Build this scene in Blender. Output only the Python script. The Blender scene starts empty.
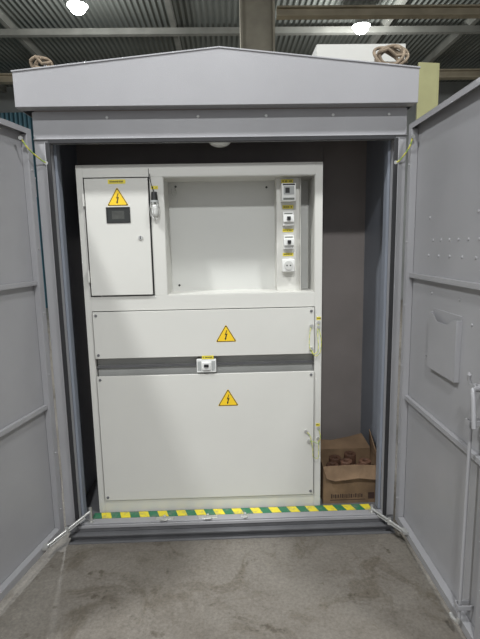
import bpy, bmesh, math, random
from mathutils import Matrix, Vector
random.seed(4)
S=bpy.context.scene
S.view_settings.view_transform='Standard'
COL=S.collection

# ---------------------------------------------------------------- materials
def mat(name,col,rough=.5,metal=0,bump=0,bscale=200,var=0,vscale=3,emit=0,spec=.5,trans=0):
    m=bpy.data.materials.new(name); m.use_nodes=True; nt=m.node_tree; b=nt.nodes['Principled BSDF']
    b.inputs['Roughness'].default_value=rough; b.inputs['Metallic'].default_value=metal
    b.inputs['Specular IOR Level'].default_value=spec; b.inputs['Transmission Weight'].default_value=trans
    b.inputs['Base Color'].default_value=(*col,1)
    tc=nt.nodes.new('ShaderNodeTexCoord')
    if var:
        n=nt.nodes.new('ShaderNodeTexNoise'); n.inputs['Scale'].default_value=vscale; n.inputs['Detail'].default_value=6
        nt.links.new(tc.outputs['Object'],n.inputs['Vector'])
        r=nt.nodes.new('ShaderNodeValToRGB'); r.color_ramp.elements[0].position=.3; r.color_ramp.elements[1].position=.7
        r.color_ramp.elements[0].color=(*[c*(1-var) for c in col],1); r.color_ramp.elements[1].color=(*[min(1,c*(1+var)) for c in col],1)
        nt.links.new(n.outputs['Fac'],r.inputs['Fac']); nt.links.new(r.outputs['Color'],b.inputs['Base Color'])
    if bump:
        n=nt.nodes.new('ShaderNodeTexNoise'); n.inputs['Scale'].default_value=bscale; n.inputs['Detail'].default_value=3
        nt.links.new(tc.outputs['Object'],n.inputs['Vector'])
        bp=nt.nodes.new('ShaderNodeBump'); bp.inputs['Strength'].default_value=bump; bp.inputs['Distance'].default_value=.002
        nt.links.new(n.outputs['Fac'],bp.inputs['Height']); nt.links.new(bp.outputs['Normal'],b.inputs['Normal'])
    if emit:
        b.inputs['Emission Color'].default_value=(*col,1); b.inputs['Emission Strength'].default_value=emit
    return m
PAINT=mat('grey_powder_coat',(.325,.322,.332),.34,bump=.3,bscale=350,var=.08,vscale=2.5)
ROOFP=mat('grey_roof_paint',(.31,.305,.315),.40,bump=.3,bscale=350,var=.06,vscale=2)
INNER=mat('grey_paint_in_shade',(.235,.208,.195),.5,bump=.2,bscale=350,var=.1,vscale=3)  # the enclosure's grey paint with interior shade darkened into its colour
SIDEM=mat('bluish_paint_in_shade',(.235,.255,.295),.42,bump=.2,bscale=350,var=.08,vscale=3)  # bluish side-wall tone, darkened so the colour itself carries the shade inside
LIGHT=mat('light_grey_powder_coat',(.615,.607,.565),.40,bump=.15,bscale=400,var=.035,vscale=2)
LIGHT2=mat('light_grey_mounting_plate',(.56,.56,.53),.4,var=.02,vscale=2)
DARK=mat('grey_cavity_plate',(.42,.42,.40),.7,var=.15)
DARK2=mat('dark_cavity',(.06,.06,.06),.7,var=.15)
RUB=mat('black_rubber',(.02,.02,.022),.7,var=.1,vscale=20)
BLK=mat('black_plastic',(.015,.015,.015),.4,var=.1,vscale=20)
WHT=mat('white_plastic',(.74,.74,.71),.35,var=.02,vscale=20)
FROST=mat('frosted_lamp_glass',(.62,.64,.63),.25,var=.05,vscale=20,trans=.4)
GREYP=mat('grey_plastic',(.36,.37,.36),.4,var=.05,vscale=20)
YEL=mat('warning_yellow',(.85,.56,.02),.45,var=.02,vscale=20)
LYEL=mat('label_yellow',(.74,.62,.06),.45,var=.03,vscale=30)
ZINC=mat('zinc_plated_steel',(.62,.62,.60),.35,.7,var=.08,vscale=30)
STEEL=mat('base_frame_steel_paint',(.13,.13,.135),.5,bump=.3,bscale=150,var=.15,vscale=6)
GLASS=mat('dark_window_glass',(.03,.032,.03),.12,var=.1,vscale=8)
METER=mat('dark_meter_face',(.06,.062,.056),.3,var=.3,vscale=40)
SCREEN=mat('grey_meter_face',(.16,.17,.15),.4,var=.2,vscale=40)
CARD=mat('brown_corrugated_cardboard',(.19,.122,.07),.85,bump=.8,bscale=45,var=.35,vscale=7)
BROWN=mat('brown_kraft_roll',(.12,.06,.038),.6,var=.3,vscale=30)
INK=mat('dark_print_ink',(.04,.02,.015),.7,var=.1,vscale=30)
ROPE=mat('tan_rope_fibre',(.22,.17,.12),.9,bump=1,bscale=60,var=.35,vscale=50)

def mathn(nt,op,a,bv=None):
    n=nt.nodes.new('ShaderNodeMath'); n.operation=op
    for i,v in enumerate((a,bv)):
        if v is None: continue
        if isinstance(v,(int,float)): n.inputs[i].default_value=v
        else: nt.links.new(v,n.inputs[i])
    return n.outputs[0]
def stripes(name,c1,c2,per,duty=.5,skew=0.6,rough=.5,axis=0,dirt=0):
    m=bpy.data.materials.new(name); m.use_nodes=True; nt=m.node_tree; b=nt.nodes['Principled BSDF']; b.inputs['Roughness'].default_value=rough
    tc=nt.nodes.new('ShaderNodeTexCoord'); sx=nt.nodes.new('ShaderNodeSeparateXYZ'); nt.links.new(tc.outputs['Object'],sx.inputs[0])
    k=mathn(nt,'MULTIPLY',sx.outputs[1 if axis==0 else 0],skew)
    s=mathn(nt,'ADD',sx.outputs[axis],k); s=mathn(nt,'DIVIDE',s,per); f=mathn(nt,'FRACT',s); g=mathn(nt,'GREATER_THAN',f,duty)
    mx=nt.nodes.new('ShaderNodeMix'); mx.data_type='RGBA'; mx.inputs[6].default_value=(*c1,1); mx.inputs[7].default_value=(*c2,1)
    nt.links.new(g,mx.inputs[0]); out=mx.outputs[2]
    if dirt:
        n=nt.nodes.new('ShaderNodeTexNoise'); n.inputs['Scale'].default_value=28; n.inputs['Detail'].default_value=6; n.inputs['Roughness'].default_value=.7
        nt.links.new(tc.outputs['Object'],n.inputs['Vector'])
        r=nt.nodes.new('ShaderNodeValToRGB'); r.color_ramp.elements[0].position=.5; r.color_ramp.elements[1].position=.66
        r.color_ramp.elements[0].color=(0,0,0,1); r.color_ramp.elements[1].color=(dirt,dirt,dirt,1); nt.links.new(n.outputs['Fac'],r.inputs['Fac'])
        m2=nt.nodes.new('ShaderNodeMix'); m2.data_type='RGBA'; m2.inputs[7].default_value=(.22,.22,.19,1); nt.links.new(out,m2.inputs[6]); nt.links.new(r.outputs[0],m2.inputs[0]); out=m2.outputs[2]
    nt.links.new(out,b.inputs['Base Color']); return m
TAPE=stripes('yellow_green_tape',(.78,.65,.04),(.03,.18,.09),.10,.50,.35,dirt=.6)
WIRE=stripes('yellow_green_wire',(.62,.58,.10),(.30,.42,.10),.03,.6,.0,.45,2)

def concrete():
    m=bpy.data.materials.new('stained_concrete'); m.use_nodes=True; nt=m.node_tree; b=nt.nodes['Principled BSDF']
    tc=nt.nodes.new('ShaderNodeTexCoord')
    def noise(s,d,r=.6,dist=0):
        n=nt.nodes.new('ShaderNodeTexNoise'); n.inputs['Scale'].default_value=s; n.inputs['Detail'].default_value=d; n.inputs['Roughness'].default_value=r; n.inputs['Distortion'].default_value=dist
        nt.links.new(tc.outputs['Object'],n.inputs['Vector']); return n
    def ramp(n,*st):
        r=nt.nodes.new('ShaderNodeValToRGB'); e=r.color_ramp.elements
        while len(e)<len(st): e.new(.5)
        for q,(p,c) in zip(e,st): q.position=p; q.color=(*c,1)
        nt.links.new(n.outputs['Fac'],r.inputs['Fac']); return r.outputs[0]
    cur=ramp(noise(1.3,9,.7,.4),(.33,(.138,.121,.100)),(.5,(.180,.162,.138)),(.68,(.225,.207,.180)))
    layers=[ramp(noise(75,6,.8),(.30,(.66,.66,.66)),(.70,(1.25,1.25,1.25))),
            ramp(noise(4.0,6,.75,.8),(.36,(.70,.67,.62)),(.48,(1,1,1)),(.62,(1,1,1)),(.72,(1.18,1.18,1.18))),
            ramp(noise(14,4,.6),(.28,(.55,.52,.47)),(.37,(1,1,1)))]
    for l in layers:
        x=nt.nodes.new('ShaderNodeMix'); x.data_type='RGBA'; x.blend_type='MULTIPLY'; x.inputs[0].default_value=1
        nt.links.new(cur,x.inputs[6]); nt.links.new(l,x.inputs[7]); cur=x.outputs[2]
    nt.links.new(cur,b.inputs['Base Color'])
    b.inputs['Roughness'].default_value=.52
    bp=nt.nodes.new('ShaderNodeBump'); bp.inputs['Strength'].default_value=.35; bp.inputs['Distance'].default_value=.004
    nt.links.new(noise(45,8).outputs['Fac'],bp.inputs['Height']); nt.links.new(bp.outputs[0],b.inputs['Normal'])
    return m
def corrug(name,c0,c1,scale,axis='X',d=.05):
    m=bpy.data.materials.new(name); m.use_nodes=True; nt=m.node_tree; b=nt.nodes['Principled BSDF']; b.inputs['Roughness'].default_value=.6
    tc=nt.nodes.new('ShaderNodeTexCoord'); w=nt.nodes.new('ShaderNodeTexWave'); w.bands_direction=axis; w.inputs['Scale'].default_value=scale; w.inputs['Distortion'].default_value=0
    nt.links.new(tc.outputs['Object'],w.inputs['Vector'])
    r=nt.nodes.new('ShaderNodeValToRGB'); r.color_ramp.elements[0].color=(*c0,1); r.color_ramp.elements[1].color=(*c1,1)
    nt.links.new(w.outputs['Fac'],r.inputs['Fac']); nt.links.new(r.outputs[0],b.inputs['Base Color'])
    bp=nt.nodes.new('ShaderNodeBump'); bp.inputs['Distance'].default_value=d; nt.links.new(w.outputs['Fac'],bp.inputs['Height']); nt.links.new(bp.outputs[0],b.inputs['Normal'])
    return m

# ---------------------------------------------------------------- mesh builder
class B:
    def __init__(s): s.bm=bmesh.new(); s.mi=0
    def m(s,i): s.mi=i; return s
    def face(s,vs):
        try: f=s.bm.faces.new(vs); f.material_index=s.mi; return f
        except ValueError: return None
    def box(s,x0,x1,y0,y1,z0,z1):
        if x0>x1:x0,x1=x1,x0
        if y0>y1:y0,y1=y1,y0
        if z0>z1:z0,z1=z1,z0
        v=[s.bm.verts.new(p) for p in ((x0,y0,z0),(x1,y0,z0),(x1,y1,z0),(x0,y1,z0),(x0,y0,z1),(x1,y0,z1),(x1,y1,z1),(x0,y1,z1))]
        for f in ((0,3,2,1),(4,5,6,7),(0,1,5,4),(1,2,6,5),(2,3,7,6),(3,0,4,7)): s.face([v[i] for i in f])
        return s
    def prism(s,pts,ext):
        ext=Vector(ext); a=[s.bm.verts.new(p) for p in pts]; b=[s.bm.verts.new(Vector(p)+ext) for p in pts]; n=len(a)
        s.face(a[::-1]); s.face(b)
        for i in range(n): s.face([a[i],a[(i+1)%n],b[(i+1)%n],b[i]])
        return s
    def tube(s,pts,r,seg=10,closed=False,r2=None):
        pts=[Vector(p) for p in pts]; n=len(pts); rings=[]; up=None
        for i,p in enumerate(pts):
            if closed: t=(pts[(i+1)%n]-pts[i-1]).normalized()
            elif i==0: t=(pts[1]-p).normalized()
            elif i==n-1: t=(p-pts[i-1]).normalized()
            else: t=(pts[i+1]-pts[i-1]).normalized()
            if up is None:
                up=Vector((0,0,1)) if abs(t.z)<.9 else Vector((1,0,0))
            a=(up-t*up.dot(t)).normalized(); up=a; b=t.cross(a)
            rr=r if r2 is None else r+(r2-r)*i/(n-1)
            rings.append([s.bm.verts.new(p+(a*math.cos(2*math.pi*k/seg)+b*math.sin(2*math.pi*k/seg))*rr) for k in range(seg)])
        m=n if closed else n-1
        for i in range(m):
            A=rings[i]; C=rings[(i+1)%n]
            for k in range(seg): s.face([A[k],A[(k+1)%seg],C[(k+1)%seg],C[k]])
        if not closed: s.face(rings[0][::-1]); s.face(rings[-1])
        return s
    def cyl(s,p0,p1,r,seg=20,r2=None): return s.tube([p0,p1],r,seg,False,r2)
    def ball(s,c,r,sc=(1,1,1)):
        g=bmesh.ops.create_uvsphere(s.bm,u_segments=16,v_segments=10,radius=r,matrix=Matrix.Translation(c)@Matrix.Diagonal((*sc,1)))
        for v in g['verts']:
            for f in v.link_faces: f.material_index=s.mi
        return s
    def done(s,name,mats,parent=None,local=False,bevel=0,smooth=True,origin=None,seg=2,**props):
        bmesh.ops.recalc_face_normals(s.bm,faces=s.bm.faces[:])
        vs=[v.co for v in s.bm.verts]
        lo=Vector([min(v[i] for v in vs) for i in range(3)]); hi=Vector([max(v[i] for v in vs) for i in range(3)])
        c=Vector(origin) if origin is not None else (lo+hi)/2
        if props.get('base'): c.z=lo.z
        for v in s.bm.verts: v.co-=c
        me=bpy.data.meshes.new(name); s.bm.to_mesh(me); s.bm.free()
        for f in me.polygons: f.use_smooth=smooth
        if smooth: me.set_sharp_from_angle(angle=math.radians(32))
        for mm in (mats if isinstance(mats,(list,tuple)) else [mats]): me.materials.append(mm)
        o=bpy.data.objects.new(name,me); COL.objects.link(o)
        if parent is not None:
            o.parent=parent
            o.location = c if local else c-WL[parent.name]
            if not local: WL[o.name]=c.copy()
        else:
            o.location=c; WL[o.name]=c.copy()
        if bevel:
            b=o.modifiers.new('bevel','BEVEL'); b.width=bevel; b.segments=seg; b.limit_method='ANGLE'; b.angle_limit=math.radians(35)
        for k,v in props.items():
            if k!='base': o[k]=v
        return o
WL={}
def copies(o,offsets):
    for d in offsets:
        c=o.copy(); c.location=o.location+Vector(d); COL.objects.link(c)
def empty(name,loc,label,cat,**kw):
    o=bpy.data.objects.new(name,None); o.empty_display_size=.1; COL.objects.link(o); o.location=loc; WL[o.name]=Vector(loc)
    o['label']=label; o['category']=cat
    for k,v in kw.items(): o[k]=v
    return o
def structure(o): o['kind']='structure'; return o

# ---------------------------------------------------------------- room
structure(B().box(-8,8,-7,10,-.1,0).done('floor',concrete(),smooth=False,label='brown-grey stained concrete workshop floor'))
structure(B().box(-8,8,-7,10,5.35,5.45).done('ceiling',corrug('grey_corrugated_ceiling',(.125,.135,.12),(.19,.20,.18),3.2,'X',.03),smooth=False,label='corrugated metal hall ceiling'))
structure(B().box(-8,8,9.9,10,0,5.35).done('wall_back',mat('grey_hall_wall',(.25,.26,.25),.7,var=.15,vscale=1.2),smooth=False,label='grey hall wall'))
structure(B().box(-8.1,-8,-7,10,0,5.35).done('wall_left',mat('grey_side_wall',(.20,.21,.22),.7,var=.15,vscale=1.2),smooth=False,label='grey hall side wall'))
structure(B().box(8,8.1,-7,10,0,5.35).done('wall_right',mat('pale_side_wall',(.25,.25,.25),.7,var=.15,vscale=1.2),smooth=False,label='grey hall side wall'))
TEAL=corrug('teal_corrugated_sheet',(.06,.16,.21),(.14,.28,.34),3.0,'X')
structure(B().box(-7.5,-2.6,9.84,9.9,0,4.75).done('door_1',TEAL,smooth=False,label='teal corrugated hall gate'))
BEAM=mat('tan_painted_beam',(.36,.31,.22),.7,var=.2,vscale=3)
def ibeam(name,x0,x1,y,z0,z1,w=.16,t=.03):
    b=B(); b.box(x0,x1,y-w/2,y+w/2,z0,z0+t); b.box(x0,x1,y-w/2,y+w/2,z1-t,z1); b.box(x0,x1,y-.012,y+.012,z0+t,z1-t)
    return structure(b.done(name,BEAM,smooth=False,label='tan painted steel beam'))
ibeam('trim_1',.75,8,4.4,4.42,4.54,.12,.02)
ibeam('trim_2',-8,8,8.4,4.95,5.12)
b=B(); b.box(.27,.30,4.35,4.6,0,5.35); b.box(.69,.72,4.35,4.6,0,5.35); b.box(.30,.69,4.46,4.49,0,5.35)
structure(b.done('trim_3',mat('tan_steel_column',(.36,.33,.26),.7,var=.2,vscale=3),smooth=False,label='tan steel column'))
PUR=mat('grey_purlin',(.22,.22,.195),.7,var=.2)
for i,x in enumerate((-5.2,-3.6,-.8,2.9,4.4,6.2)):
    structure(B().box(x-.04,x+.04,-7,9.9,5.22,5.35).done('trim_%d'%(4+i),PUR,smooth=False,label='grey roof purlin'))
for i,y in enumerate((3.6,6.6)):
    structure(B().box(-8,8,y-.05,y+.05,5.12,5.22).done('trim_%d'%(10+i),PUR,smooth=False,label='grey cross purlin'))

# ceiling lamps : real fixtures with lights
LAMPE=mat('lamp_diffuser',(.92,.97,1),.4,emit=30)
def hall_lamp(x,y,z=4.95,power=160,up=0):
    e=empty('ceiling_lamp',(x,y,5.35),'round high-bay lamp hanging from the hall ceiling','lamp',group='high-bay ceiling lamps')
    b=B(); b.cyl((x,y,z+.16),(x,y,5.22),.012,10); b.tube([(x,y,z+.17),(x,y,z+.14),(x,y,z+.1),(x,y,z+.03)],.06,28,False,.15)
    b.done('lamp_housing',ZINC,e)
    b=B(); b.tube([(x,y,z+.03),(x,y,z),(x,y,z-.04),(x,y,z-.06)],.14,28,False,.07); b.done('lamp_diffuser',LAMPE,e)
    def li(kind,dz,p):
        l=bpy.data.lights.new('lamp_light',kind); l.energy=p; l.color=(.97,.99,1)
        if kind=='AREA': l.shape='DISK'; l.size=.34
        else: l.shadow_soft_size=.08
        lo=bpy.data.objects.new('lamp_light',l); COL.objects.link(lo); lo.parent=e; lo.location=(0,0,z+dz-5.35)
    li('AREA',-.08,power)
    if up: li('POINT',-.18,up)
hall_lamp(-2.02,5.12,4.88,170,90); hall_lamp(2.29,5.95,4.93,170,90)
hall_lamp(-2.2,-1.6,power=165,up=25); hall_lamp(1.7,-1.6,power=105,up=15); hall_lamp(-.3,-4.2,power=210,up=20)

# ---------------------------------------------------------------- enclosure
E=empty('electrical_enclosure',(.012,.3,0),'large grey steel outdoor switchgear enclosure with gabled roof and open doors','electrical cabinet')
XL,XR=-.84,.865; IL,IR=-.775,.812; ZH=1.975; ZT=2.12; YB=.60
B().box(XL,XR,YB-.012,YB,.05,ZT-.01).done('back_wall',INNER,E)
B().box(.600,.606,YB-.018,YB-.012,.09,2.06).done('back_wall_seam',INNER,E,bevel=.001)
B().box(XL,XL+.012,.05,YB-.012,.05,ZT-.01).done('side_wall',SIDEM,E)
B().box(XR-.012,XR,.05,YB-.012,.05,ZT-.01).done('side_wall',SIDEM,E)
B().box(XL+.012,XR-.012,.05,YB-.012,2.09,2.105).done('ceiling_panel',INNER,E)
for sx,(xo,xi) in ((1,(XL,IL)),(-1,(XR,IR))):
    b=B(); t=.004*sx
    b.box(xo,xi,0,.004,.085,ZH); b.box(xi-t,xi,.004,.05,.085,ZH); b.box(xo,xo+t,.004,.05,.085,ZH); b.box(xi-t,xi-.03*sx,.046,.05,.085,ZH)
    b.box(xi-.016*sx,xi-.013*sx,-.012,0,.085,ZH)
    b.done('corner_post',PAINT,E,bevel=.001)
    b=B(); b.box(xi-.012*sx,xi+.006*sx,-.010,-.0005,.09,ZH+.0); b.done('door_seal',RUB,E,bevel=.002)
    b=B(); b.box(xi+.001*sx,xi+.012*sx,.052,.055,.09,ZH+.05); b.box(xi+.010*sx,xi+.013*sx,.055,.10,.09,ZH+.05); b.done('inner_flange',SIDEM,E)
b=B(); b.box(XL,XR,0,.004,ZH,ZT-.012); b.box(XL,XR,.004,.045,ZH,ZH+.004); b.box(XL,XR,-.01,0,ZH+.012,ZH+.016)
b.done('header',PAINT,E,bevel=.001)
b=B(); b.box(IL,IR,-.009,-.0005,ZH-.006,ZH+.011); b.done('door_seal',RUB,E,bevel=.002)
def screw(parent,x,y,z,r=.006,name='screw',m=None,d=(0,-1,0),local=False):
    d=Vector(d); p=Vector((x,y,z)); b=B(); b.cyl(p,p+d*r*.5,r,14,r*.8); return b.done(name,m or ZINC,parent,local=local)
for x in (-.506,-.095,.215,.522,.78): screw(E,x,-.0005,2.08,.007)
RY0,RY1=-.062,.68; RXL,RXR=-.886,.889; rb,re,ra=2.112,2.258,2.346; AX=.008
b=B()
t=.004
gab=lambda y:[(RXL,y,rb),(RXR,y,rb),(RXR,y,re),(AX,y,ra),(RXL,y,re)]
b.prism(gab(RY0),(0,t,0)); b.prism(gab(RY1-t),(0,t,0))
b.box(RXL,RXL+t,RY0+t,RY1-t,rb,re-.004); b.box(RXR-t,RXR,RY0+t,RY1-t,rb,re-.004)
b.box(RXL+t,RXR-t,RY0+t,0.0,rb,rb+t)
b.done('roof_fascia',ROOFP,E,bevel=.0015)
b=B(); ov=.004
b.prism([(RXL-ov,RY0-ov,re-.004),(AX,RY0-ov,ra-.002),(AX,RY0-ov,ra+.005),(RXL-ov,RY0-ov,re+.003)],(0,RY1-RY0+2*ov,0))
b.prism([(AX,RY0-ov,ra-.002),(RXR+ov,RY0-ov,re-.004),(RXR+ov,RY0-ov,re+.003),(AX,RY0-ov,ra+.005)],(0,RY1-RY0+2*ov,0))
b.done('roof_sheet',PAINT,E,bevel=.0015)
B().box(XL+.01,XR-.01,.0,YB,2.108,2.112).done('roof_soffit',INNER,E)
for x in (-.80,.80):
    zc=re+(ra-re)*(1-abs(x)/.888)
    b=B(); pts=[]
    for k in range(9):
        a=math.pi*k/8; pts.append((x-.004,.12+.035*math.cos(a),zc+.05+.03*math.sin(a)))
    pts+=[(x-.004,.085,zc-.005),(x-.004,.155,zc-.005)]
    b.prism(pts,(.008,0,0)); b.box(x-.03,x+.03,.08,.16,zc-.004,zc+.008)
    b.done('lifting_lug',STEEL,E,bevel=.002)
b=B(); b.cyl((.0,.10,2.09),(.0,.10,2.0),.035,24); b.m(1).ball((.0,.10,1.995),.055,(1,1,.55)); b.done('interior_lamp',[ZINC,WHT],E)
B().box(.075,.125,.06,.10,2.0,2.09).done('lamp_switch',WHT,E,bevel=.004)
b=B()
b.box(XL+.02,XR-.0,-.035,.0,0,.008); b.box(XL+.02,XR-.0,-.035,.0,.04,.048); b.box(XL+.02,XR-.0,-.008,-.002,.008,.04)
b.box(XL+.02,XL+.03,0,YB,0,.048); b.box(XR-.01,XR,0,YB,0,.048); b.box(XL+.02,XR,YB-.01,YB,0,.048)
b.done('base_frame',STEEL,E,bevel=.001)
b=B(); b.box(XL,XR,-.004,YB,.049,.079); b.done('floor_pan',STEEL,E,bevel=.002)
b=B(); b.box(IL,IR,.0,.045,.079,.092); b.box(IL,IR,-.012,-.004,.072,.088); b.done('sill',PAINT,E,bevel=.002)
b=B(); b.box(-.72,.765,.052,.104,.079,.0885); b.done('marking_tape',TAPE,E)
for x,w in ((-.335,.045),(-.11,.05),(.085,.02)):
    b=B(); b.box(x-w,x+w,.008,.035,.092,.097); b.box(x-w*.4,x+w*.4,-.008,.02,.097,.104); b.cyl((x,.02,.104),(x,.02,.112),.007,12)
    b.done('sill_clamp',ZINC,E,bevel=.001)

# ---------------------------------------------------------------- doors
def door(hx,hy,ang,o,right):
    W=.835; Z0,Z1=.068,2.03
    b=B(); b.box(.0,W,o*.032,o*.036,Z0,Z1)
    b.box(0,W,o*.0,o*.032,Z0,Z0+.004); b.box(0,W,0,o*.032,Z1-.004,Z1); b.box(0,.004,0,o*.032,Z0,Z1); b.box(W-.004,W,0,o*.032,Z0,Z1)
    D=b.done('door',PAINT,None,origin=(0,0,0),bevel=.0015,label='open grey steel door seen from its ribbed inner side')
    D.parent=E; D.location=Vector((hx,hy,0))-WL[E.name]; D.rotation_euler=(0,0,math.radians(ang))
    P=lambda b,name,m,**k: b.done(name,m,D,local=True,**k)
    b=B(); f=.035
    b.box(0,f,0,o*.004,Z0,Z1); b.box(W-f,W,0,o*.004,Z0,Z1); b.box(f,W-f,0,o*.004,Z0,Z0+f); b.box(f,W-f,0,o*.004,Z1-f*.7,Z1)
    b.box(f-.004,f,o*.004,o*.031,Z0+f,Z1-f*.7); b.box(f,W-f,o*.004,o*.031,Z0+f-.004,Z0+f)
    P(b,'door_frame',PAINT,bevel=.001)
    for z in (.745,1.345):
        b=B(); b.box(f,W-f,o*.012,o*.031,z-.012,z-.009); b.box(f,W-f,o*.012,o*.015,z-.009,z+.009); b.box(f,W-f,o*.015,o*.031,z+.006,z+.009)
        P(b,'stiffening_rail',PAINT,bevel=.001)
    for z in (.32,1.05,1.78):
        b=B(); b.cyl((-.008,o*.012,z-.045),(-.008,o*.012,z+.045),.008,14); b.box(-.008,.004,o*.006,o*.016,z-.04,z+.04)
        P(b,'hinge',PAINT,bevel=.001)
    b=B(); b.cyl((.018,0,.2),(.018,-o*.003,.2),.006,12,.004); q=P(b,'bolt_head',PAINT)
    copies(q,[(0,0,d) for d in (.3,.7,1.0,1.3,1.65)])
    if right:
        rv=[(.24+.075*i,1.505) for i in range(6)]+[(.20+.10*i,1.44) for i in range(5)]+[(.20,1.60),(.60,1.60),(.25,1.28),(.50,1.28),(.60,1.20),(.22,1.0),(.60,1.02)]
        b=B(); b.ball((rv[0][0],o*.0315,rv[0][1]),.0065,(1,.5,1)); q=P(b,'rivet',PAINT)
        copies(q,[(u-rv[0][0],0,z-rv[0][1]) for u,z in rv[1:]])
        u0,u1,z0,z1=.285,.530,.965,1.220
        b=B(); b.box(u0,u1,o*.029,o*.032,z0,z1)
        fr=[(u0,0,z0),(u1,0,z0),(u1,0,z1-.015),(u1-.035,0,z1-.02),(u1-.08,0,z1-.045),(u0+.08,0,z1-.045),(u0+.035,0,z1-.02),(u0,0,z1-.015)]
        b.prism([(p[0],o*.010,p[2]) for p in fr],(0,o*.002,0))
        b.box(u0,u0+.002,o*.012,o*.029,z0,z1-.015); b.box(u1-.002,u1,o*.012,o*.029,z0,z1-.015); b.box(u0,u1,o*.012,o*.029,z0,z0+.002)
        P(b,'document_pocket',PAINT,bevel=.001)
    u=.715; w=-o*.012
    b=B(); b.cyl((u,w,.12),(u,w,1.00),.0065,14); P(b,'locking_rod',PAINT)
    for z in (.17,.88):
        b=B(); b.box(u-.016,u-.012,w-o*.010,o*.031,z-.009,z+.009); b.box(u+.012,u+.016,w-o*.010,o*.031,z-.009,z+.009); b.box(u-.016,u+.016,w-o*.013,w-o*.010,z-.009,z+.009)
        P(b,'rod_guide',PAINT,bevel=.001)
    b=B(); b.cyl((u+.025,o*.032,1.01),(u+.025,w-o*.012,1.01),.014,18); b.prism([(u-.012,w-o*.004,1.0),(u+.035,w-o*.004,.99),(u+.035,w-o*.004,1.03),(u-.012,w-o*.004,1.015)],(0,-o*.006,0))
    b.tube([(u+.025,w-o*.014,1.01),(u+.045,w-o*.02,.98),(u+.06,w-o*.02,.88)],.008,12); b.tube([(u-.008,w,1.0),(u-.012,w-o*.01,1.03),(u-.004,w-o*.012,1.05)],.007,12)
    P(b,'handle',PAINT,bevel=.001)
    b=B(); b.tube([(u,w,.12),(u,w-o*.004,.10),(u-.03,w-o*.01,.095),(u-.045,w-o*.01,.10)],.007,10); P(b,'rod_foot',ZINC)
    return D
door(.869,-.016,-90.5,+1,True)
door(-.844,-.016,-101.8,-1,False)

def stay(p0,p1,dx):
    b=B(); b.tube([p0,p1],.0065,12); m=Vector(p0).lerp(Vector(p1),.55)
    b.cyl((p0[0],p0[1],.080),(p0[0],p0[1],p0[2]+.02),.007,12)
    b.box(p0[0]-.014,p0[0]+.014,p0[1]-.012,p0[1]+.012,.092,.097)
    b.box(p1[0]-.012,p1[0]+.012,p1[1]-.02,p1[1]+.02,p1[2]-.006,p1[2]+.006)
    b.tube([Vector(p0)+Vector((dx*.02,-.03,-.02)),m+Vector((0,0,-.014)),Vector(p1)+Vector((0,0,-.012))],.004,10)
    b.cyl(m+Vector((0,0,-.02)),m+Vector((0,0,.012)),.009,14)
    b.done('door_stay',ZINC,E)
stay((-.715,.012,.155),(-.870,-.190,.100),-1)
stay((.755,.015,.115),(.857,-.175,.105),1)
def wirecurve(pts,r,name,parent,m=None,cap=True,**k):
    P=[Vector(p) for p in pts]; out=[]
    ext=[P[0]*2-P[1]]+P+[P[-1]*2-P[-2]]
    for i in range(1,len(ext)-2):
        for s in range(7):
            t=s/7; a,b_,c,d=ext[i-1],ext[i],ext[i+1],ext[i+2]
            out.append(.5*((2*b_)+(-a+c)*t+(2*a-5*b_+4*c-d)*t*t+(-a+3*b_-3*c+d)*t**3))
    out.append(P[-1]); b=B(); b.tube(out,r,8); 
    if cap:
        b.m(1); b.cyl(P[0]+Vector((0,.004,0)),P[0]-Vector((0,.006,0)),.0085,10); b.cyl(P[-1]+Vector((0,.004,0)),P[-1]-Vector((0,.006,0)),.0085,10)
    return b.done(name,[m or WIRE,ZINC],parent,**k)
wirecurve([(-.858,-.10,1.975),(-.838,-.08,1.935),(-.81,-.03,1.90),(-.79,-.006,1.885)],.0035,'grounding_wire',E)
wirecurve([(.866,-.075,1.965),(.856,-.06,1.92),(.832,-.02,1.875),(.815,-.006,1.865)],.0035,'grounding_wire',E)

# ---------------------------------------------------------------- switchboard
K=empty('electrical_switchboard',(-.1,.27,.0795),'light grey steel switchboard with covers, meter door and breakers inside enclosure','switchboard')
x0,x1,zb,zt=-.70,.502,.0795,1.895; yf,yk=.12,.42
cl,cr=-.668,.466
b=B()
T=.003
b.box(x0,cl,yf,yf+T,zb,zt); b.box(cr,x1,yf,yf+T,zb,zt)
b.box(cl,cr,yf,yf+T,1.836,zt); b.box(cl,cr,yf,yf+T,1.182,1.256); b.box(cl,cr,yf,yf+T,zb,.150)
b.box(-.347,-.283,yf,yf+T,1.256,1.836)
b.box(x0,x0+T,yf+T,yk,zb,zt); b.box(x1-T,x1,yf+T,yk,zb,zt); b.box(x0,x1,yf+T,yk,zt-T,zt); b.box(x0,x1,yk-T,yk,zb,zt-T)
b.box(x0+T,x1-T,yf+T,yk-T,zb,zb+T)
b.box(cl-.004,cl,yf+T,yf+.03,zb,1.182); b.box(cr,cr+.004,yf+T,yf+.03,zb,1.182)
b.done('housing',LIGHT,K,bevel=.001)
b=B(); b.box(cl,cr,.165,.168,.10,1.18); b.done('rear_plate',DARK,K)
ry=.31; rl,rr,rz0,rz1=-.283,cr,1.256,1.836
b=B(); b.box(rl,rr,ry,ry+.003,rz0,rz1); 
for hx,hz in ((-.24,1.81),(.24,1.80),(-.24,1.29)): b.m(1).cyl((hx,ry,hz),(hx,ry-.002,hz),.006,12)
b.done('bay_back_plate',[LIGHT2,BLK],K)
b=B(); b.box(rl,rl+.003,yf+T,ry,rz0,rz1); b.box(rr-.003,rr,yf+T,ry,rz0,rz1); b.box(rl,rr,yf+T,ry,rz0,rz0+.003); b.box(rl,rr,yf+T,ry,rz1-.003,rz1)
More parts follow.
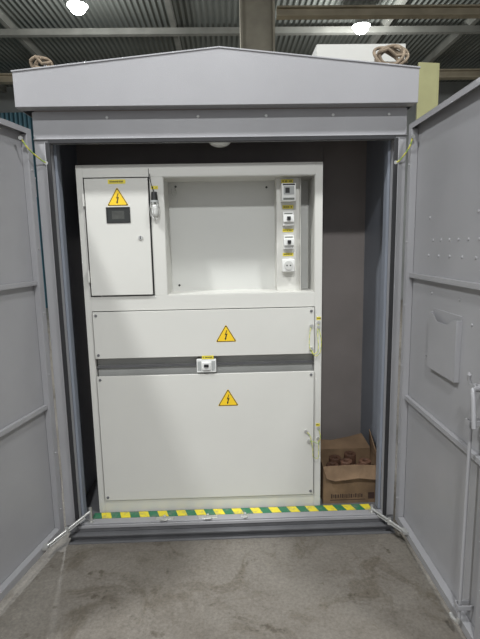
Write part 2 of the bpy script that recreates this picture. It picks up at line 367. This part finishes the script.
b.done('bay_lining',LIGHT,K)
B().box(-.640,-.348,.19,.193,1.26,1.83).done('meter_compartment_back',DARK2,K)
b=B(); b.box(.282,.400,.205,.208,rz0+.003,rz1-.003); b.box(.282,.285,.208,ry,rz0+.003,rz1-.003); b.box(.400,.403,.18,.208,rz0+.003,rz1-.003)
b.done('device_plate',LIGHT,K,bevel=.001)
def cover(xa,xb,za,zc_,name):
    b=B(); y=.112; b.box(xa,xb,y,y+.003,za,zc_); b.box(xa,xa+.003,y+.003,y+.012,za,zc_); b.box(xb-.003,xb,y+.003,y+.012,za,zc_); b.box(xa,xb,y+.003,y+.012,za,za+.003); b.box(xa,xb,y+.003,y+.012,zc_-.003,zc_)
    return b.done(name,LIGHT,K,bevel=.0012)
c1=cover(-.664,.462,.937,1.178,'cover_panel'); c2=cover(-.664,.462,.153,.842,'cover_panel')
for c,za,zc_ in ((c1,.937,1.178),(c2,.153,.842)):
    for x in (-.648,.447):
        for z in (za+.018,zc_-.018):
            b=B(); b.cyl((x,.112,z),(x,.108,z),.0075,14,.006)
            b.done('screw',STEEL,c)
def label(parent,x,z,w,h,y,lines=True,name='label'):
    b=B(); b.box(x-w/2,x+w/2,y-.001,y,z-h/2,z+h/2)
    if lines:
        b.m(1); random.seed(int(x*1e4)+int(z*1e4))
        xx=x-w*.40
        while xx<x+w*.38:
            ww=random.uniform(.003,.006); 
            if random.random()<.85: b.box(xx,xx+ww*.75,y-.0014,y-.001,z-h*.2,z+h*.2)
            xx+=ww+.001
    return b.done(name,[LYEL,BLK],parent,smooth=False,label='small yellow printed label')
def sign(parent,cx,cz,h,y):
    b=B(); w=h*.59
    def tri(s,yy,th):
        c=[(cx-w*s,cz-h*.5*s-(1-s)*h*.17),(cx+w*s,cz-h*.5*s-(1-s)*h*.17),(cx,cz+h*.5*s-(1-s)*h*.17)]
        r=.10; pts=[]
        for i in range(3):
            p=Vector(c[i]); a=Vector(c[i-1]); d=Vector(c[(i+1)%3]); pts+= [p+(a-p)*r*.6,p+(a-p)*.02+(d-p)*.02,p+(d-p)*r*.6]
        b.prism([(p.x,yy,p.y) for p in pts],(0,-th,0))
    b.m(0); tri(1.04,y,.0004); b.m(1); tri(1,y-.0004,.0003); b.m(0); tri(.88,y-.0007,.0003)
    b.m(1)
    z=cz-h*.17; s=h
    bolt=[(.035,.36),(-.085,.03),(-.005,.06),(-.065,-.17),(-.10,-.14),(-.045,-.30),(.035,-.17),(-.005,-.19),(.085,.14),(-.005,.105),(.075,.36)]
    b.prism([(cx+u*s,y-.001,z+s*.03+v*s*.9) for u,v in bolt],(0,-.0004,0))
    return b.done('warning_sign',[YEL,BLK],parent,smooth=False,label='yellow triangular high-voltage sign with black lightning bolt')
sign(c1,.008,1.055,.088,.112); sign(c2,.011,.713,.090,.112)
b=B(); xa,xb,za,zc_=-.660,-.354,1.263,1.830; y=.108
b.box(xa,xb,y,y+.003,za,zc_)
b.box(xa,xa+.003,y+.003,y+.011,za,zc_); b.box(xb-.003,xb,y+.003,y+.011,za,zc_); b.box(xa,xb,y+.003,y+.011,za,za+.003); b.box(xa,xb,y+.003,y+.011,zc_-.003,zc_)
MD=b.done('meter_door',LIGHT,K,bevel=.0012)
b=B(); b.box(-.562,-.446,y-.003,y,1.618,1.624); b.box(-.562,-.446,y-.003,y,1.688,1.694); b.box(-.562,-.557,y-.003,y,1.624,1.688); b.box(-.451,-.446,y-.003,y,1.624,1.688)
b.m(1).box(-.557,-.451,y-.001,y,1.624,1.688); b.m(2).box(-.535,-.475,y-.0014,y-.001,1.637,1.676)
b.done('meter_window',[BLK,GLASS,METER],MD)
sign(MD,-.503,1.744,.086,y); label(MD,-.503,1.814,.085,.020,y)
b=B(); b.cyl((-.402,y,1.545),(-.402,y-.006,1.545),.012,20,.010); b.m(1).box(-.404,-.400,y-.0068,y-.006,1.538,1.552); b.done('lock',[ZINC,BLK],MD)
for z in (1.36,1.73):
    b=B(); b.cyl((-.668,y-.002,z-.03),(-.668,y-.002,z+.03),.006,12); b.done('hinge',LIGHT,MD)
# caged inspection lamp on the stile
LX=-.324
LH=B(); LH.cyl((LX,.12,1.748),(LX,.095,1.748),.010,16); LH.cyl((LX,.098,1.762),(LX,.098,1.722),.014,18,.017); LH.m(3).cyl((LX,.098,1.722),(LX,.098,1.712),.020,18)
LH.m(1).ball((LX,.098,1.675),.016,(1,1,2.1))
LH.m(2)
for k in range(6):
    a=k*math.pi*2/6+.3; LH.tube([(LX+.018*math.cos(a),.098+.018*math.sin(a),1.714),(LX+.024*math.cos(a),.098+.024*math.sin(a),1.68),(LX+.020*math.cos(a),.098+.020*math.sin(a),1.645),(LX,.098,1.628)],.0015,6)
for zz,rr in ((1.69,.0235),(1.655,.0215)):
    LH.tube([(LX+rr*math.cos(q*math.pi/8),.098+rr*math.sin(q*math.pi/8),zz) for q in range(16)],.0014,6,closed=True)
LH.done('inspection_lamp',[BLK,WHT,ZINC,GREYP],K)
label(K,LX,1.785,.034,.016,.1195)
wirecurve([(LX,.10,1.762),(LX-.012,.10,1.80),(LX-.018,.11,1.83),(LX-.02,.119,1.85)],.002,'lamp_cable',K,BLK,cap=False)
B().box(-.3508,-.3478,.1185,.1198,1.26,1.875).done('gap_shade',BLK,K)  # black strip standing in for the shade of the narrow door gap
def breaker(x,z,w,h,y=.205):
    b=B(); d=.05
    b.box(x-w/2,x+w/2,y-d*.7,y,z-h/2,z+h/2); b.box(x-w/2,x+w/2,y-d,y-d*.7,z-h*.25,z+h*.25)
    o=b.done('circuit_breaker',WHT,K,bevel=.002)
    q=B(); q.box(x-w*.17,x+w*.17,y-d-.010,y-d,z-h*.12,z+h*.14); q.done('toggle',BLK,o,bevel=.002)
    q=B(); q.box(x-w*.38,x+w*.38,y-d*.7-.001,y-d*.7,z+h*.32,z+h*.40); q.done('terminal_strip',SCREEN,o)
    return o
px=.338
b=B(); b.box(px-.036,px+.036,.150,.205,1.712,1.800); m_=b.done('circuit_breaker',WHT,K,bevel=.003,label='white electronic relay with dark face')
B().box(px-.026,px+.026,.1475,.150,1.745,1.785).done('display',GREYP,m_); B().box(px-.018,px+.004,.1465,.1475,1.752,1.778).done('toggle',BLK,m_,bevel=.001); B().box(px-.03,px+.03,.1485,.150,1.790,1.797).done('terminal_strip',BLK,m_)
B().box(px-.028,px+.028,.1485,.150,1.719,1.729).done('terminal_strip',SCREEN,m_)
label(K,px-.002,1.815,.06,.018,.198)
breaker(px,1.628,.054,.070); label(K,px+.002,1.688,.056,.018,.204)
breaker(px+.002,1.510,.052,.070); label(K,px+.002,1.570,.056,.016,.204)
b=B(); b.box(px-.033,px+.033,.165,.205,1.357,1.425); so=b.done('power_socket',WHT,K,bevel=.006)
b=B(); b.cyl((px,.165,1.392),(px,.160,1.392),.024,24,.023)
b.m(1).cyl((px-.009,.1602,1.392),(px-.009,.1592,1.392),.004,10); b.cyl((px+.009,.1602,1.392),(px+.009,.1592,1.392),.004,10); b.done('socket_face',[LIGHT2,BLK],so)
label(K,px+.002,1.447,.056,.016,.204)
gx=-.097
b=B(); b.box(gx-.050,gx+.050,.108,.16,.852,.922); b.box(gx-.022,gx+.022,.098,.108,.866,.908); g=b.done('circuit_breaker',WHT,K,bevel=.002)
B().box(gx-.012,gx+.012,.088,.098,.884,.898).done('toggle',BLK,g,bevel=.002)
for i in (-1,1): B().box(gx+i*.036-.009,gx+i*.036+.009,.107,.108,.862,.912).done('breaker_side',GREYP,g)
label(g,gx+.008,.932,.060,.018,.108)
B().box(cl,cr,.150,.156,.878,.890).done('mounting_rail',STEEL,K)
wirecurve([(.447,.106,1.085),(.436,.09,1.05),(.432,.08,.985),(.450,.075,.945),(.478,.085,.965),(.480,.11,1.05),(.486,.118,1.10)],.0017,'grounding_wire',K)
wirecurve([(.486,.118,1.075),(.496,.10,1.01),(.488,.09,.945),(.460,.09,.930),(.447,.106,.965)],.0017,'grounding_wire',K)
wirecurve([(.42,.108,.515),(.44,.09,.495),(.452,.08,.43),(.455,.08,.385),(.482,.09,.372),(.490,.11,.42),(.487,.118,.47)],.0017,'grounding_wire',K)
wirecurve([(.487,.118,.53),(.496,.10,.49),(.482,.09,.455),(.455,.09,.465),(.435,.106,.46)],.0017,'grounding_wire',K)
wirecurve([(-.245,.30,1.80),(-.235,.28,1.775),(-.25,.28,1.755),(-.262,.29,1.775),(-.262,.30,1.80)],.002,'grounding_wire',K,ZINC,cap=False)
for z in (1.10,.525): label(K,.486,z+.02,.022,.016,.1198)

# ---------------------------------------------------------------- cardboard box
X0,X1,Y0,Y1,Z0=.520,.849,.135,.365,.0795; H=.215
C=empty('cardboard_box',((X0+X1)/2,(Y0+Y1)/2,Z0),'open worn brown cardboard box with raised flaps beside the switchboard','box')
b=B(); t=.004
b.box(X0,X1,Y0,Y0+t,Z0,Z0+H); b.box(X0,X1,Y1-t,Y1,Z0,Z0+H); b.box(X0,X0+t,Y0+t,Y1-t,Z0,Z0+H); b.box(X1-t,X1,Y0+t,Y1-t,Z0,Z0+H); b.box(X0+t,X1-t,Y0+t,Y1-t,Z0,Z0+t)
b.m(1)
random.seed(9); xx=X0+.045
while xx<X0+.22:
    w=random.uniform(.008,.016)
    if random.random()<.9: b.box(xx,xx+w*.65,Y0-.0006,Y0,Z0+.030+random.uniform(0,.004),Z0+.052+random.uniform(0,.004))
    xx+=w+.001
b.box(X0+.04,X0+.235,Y0-.0006,Y0,Z0+.018,Z0+.022)
b.box(X0+.250,X0+.285,Y0-.0006,Y0,Z0+.022,Z0+.060)
b.done('box_body',[CARD,INK],C)
def flap(pts,n,name='box_flap'):
    b=B(); b.prism(pts,n); b.done(name,CARD,C)
z=Z0+H
flap([(X0,Y0,z),(X0+.17,Y0-.002,z+.006),(X1,Y0,z-.004),(X1-.016,Y0-.030,z-.070),(X0+.19,Y0-.040,z-.050),(X0+.06,Y0-.034,z-.066),(X0+.012,Y0-.038,z-.048)],(0,.003,.003))
flap([(X0,Y1,z),(X1,Y1,z),(X1-.05,Y1+.02,z+.085),(X0+.20,Y1+.03,z+.060),(X0+.10,Y1+.035,z+.04),(X0+.02,Y1+.03,z+.05)],(0,-.004,0))
flap([(X1,Y0+.004,z),(X1,Y1-.004,z),(X1-.010,Y1-.01,z+.12),(X1-.03,Y0+.06,z+.085),(X1-.02,Y0+.02,z+.045)],(-.004,0,0))
flap([(X0,Y0+.004,z),(X0,Y1-.004,z),(X0-.012,Y1-.01,z+.05),(X0-.012,Y0+.06,z+.03),(X0-.010,Y0+.01,z+.04)],(.004,0,0))
pos=[(.570,.195,0),(.650,.20,0),(.730,.195,0),(.59,.30,0),(.68,.30,0),(.79,.30,0),(.802,.20,0),(.585,.20,1),(.665,.21,1),(.745,.20,1),(.62,.29,1),(.71,.30,1),(.79,.27,1)]
for i,(x,y_,k) in enumerate(pos):
    lvl=Z0+.005 if k==0 else Z0+.112
    hh=.105 if k==0 else .070+.016*(i%3)
    b=B(); r=.034
    ring=[(r,0),(r,hh),(r*.45,hh),(r*.45,0)]
    n=24; V=[[b.bm.verts.new((x+rr*math.cos(2*math.pi*q/n),y_+rr*math.sin(2*math.pi*q/n),lvl+zz)) for rr,zz in ring] for q in range(n)]
    for q in range(n):
        for j in range(4): b.face([V[q][j],V[(q+1)%n][j],V[(q+1)%n][(j+1)%4],V[q][(j+1)%4]])
    b.done('cardboard_roll',BROWN,bevel=.002,label='brown cardboard tube roll standing in the open box',category='roll',group='brown rolls in the cardboard box',base=True)

# ---------------------------------------------------------------- rope coils on the roof lugs
def rope(cx,cy,cz,r,loops,label):
    b=B()
    for L in range(loops):
        pts=[]; tilt=random.uniform(-.5,.5); rr=r*random.uniform(.8,1.15); ox=random.uniform(-.012,.012); ph=random.uniform(0,6)
        for k in range(28):
            a=2*math.pi*k/28
            v=Vector((rr*math.cos(a),.012*math.sin(2*a+ph)+.3*rr*math.sin(a),rr*.72*math.sin(a)))
            v=Matrix.Rotation(tilt,3,'Y')@Matrix.Rotation(tilt*.6,3,'Z')@v
            pts.append(v+Vector((cx+ox,cy+L*.006,cz)))
        b.tube(pts,.0075,8,closed=True)
    b.tube([(cx-r,cy-.01,cz+.01),(cx-.3*r,cy-.03,cz+.02),(cx+.3*r,cy-.03,cz-.01),(cx+r*1.1,cy-.015,cz+.0),(cx+r*1.2,cy,cz-.03)],.0075,8)
    return b.done('rope_coil',ROPE,label=label,category='rope')
rope(.812,.10,2.365,.064,6,'coil of tan rope looped through the roof lifting lug, larger bundle')
rope(-.815,.10,2.345,.045,3,'small loop of tan rope on the roof lifting lug')

# ---------------------------------------------------------------- neighbouring things
nx0,nx1,ny0,ny1=.72,1.24,1.25,1.95
N=empty('metal_cabinet',((nx0+nx1)/2,(ny0+ny1)/2,0),'tall pale grey metal cabinet standing behind the enclosure','cabinet')
B().box(nx0,nx1,ny0,ny1,.1,2.73).done('cabinet_body',LIGHT,N,bevel=.004)
B().box(nx0+.03,nx1-.03,ny0+.03,ny1-.03,0,.1).done('plinth',STEEL,N,bevel=.003)
B().box(nx0-.05,nx1+.05,ny0-.05,ny1+.05,2.73,2.85).done('cabinet_roof',LIGHT,N,bevel=.006)
B().box(nx0+.03,nx1-.03,ny0-.006,ny0,.14,2.66).done('cabinet_door',LIGHT,N,bevel=.003)
b=B(); b.prism([(1.285,.93,0),(1.43,.95,0),(1.43,.97,0),(1.285,.95,0)],(0,.02,2.64))
b.box(1.29,1.42,.975,.99,.3,.36)
b.done('wooden_board',mat('yellow_green_board',(.33,.32,.16),.6,var=.15,vscale=4),label='tall narrow yellow-green board standing upright behind the door',category='board',bevel=.002)

# ---------------------------------------------------------------- light / world / camera
w=bpy.data.worlds.new('hall_ambient'); S.world=w; w.use_nodes=True
w.node_tree.nodes['Background'].inputs[0].default_value=(.93,.96,1,1); w.node_tree.nodes['Background'].inputs[1].default_value=.60
cam=bpy.data.cameras.new("camera"); co=bpy.data.objects.new("camera",cam); COL.objects.link(co); S.camera=co
cam.sensor_fit='VERTICAL'; cam.sensor_height=36; cam.lens=470/639*36; cam.clip_start=.02
co.matrix_world=Matrix.Translation((0.019,-2.257,1.5))@Matrix.Rotation(math.radians(-1.5),4,'Z')@Matrix.Rotation(math.radians(81),4,'X')@Matrix.Rotation(math.radians(-1.1),4,'Z')
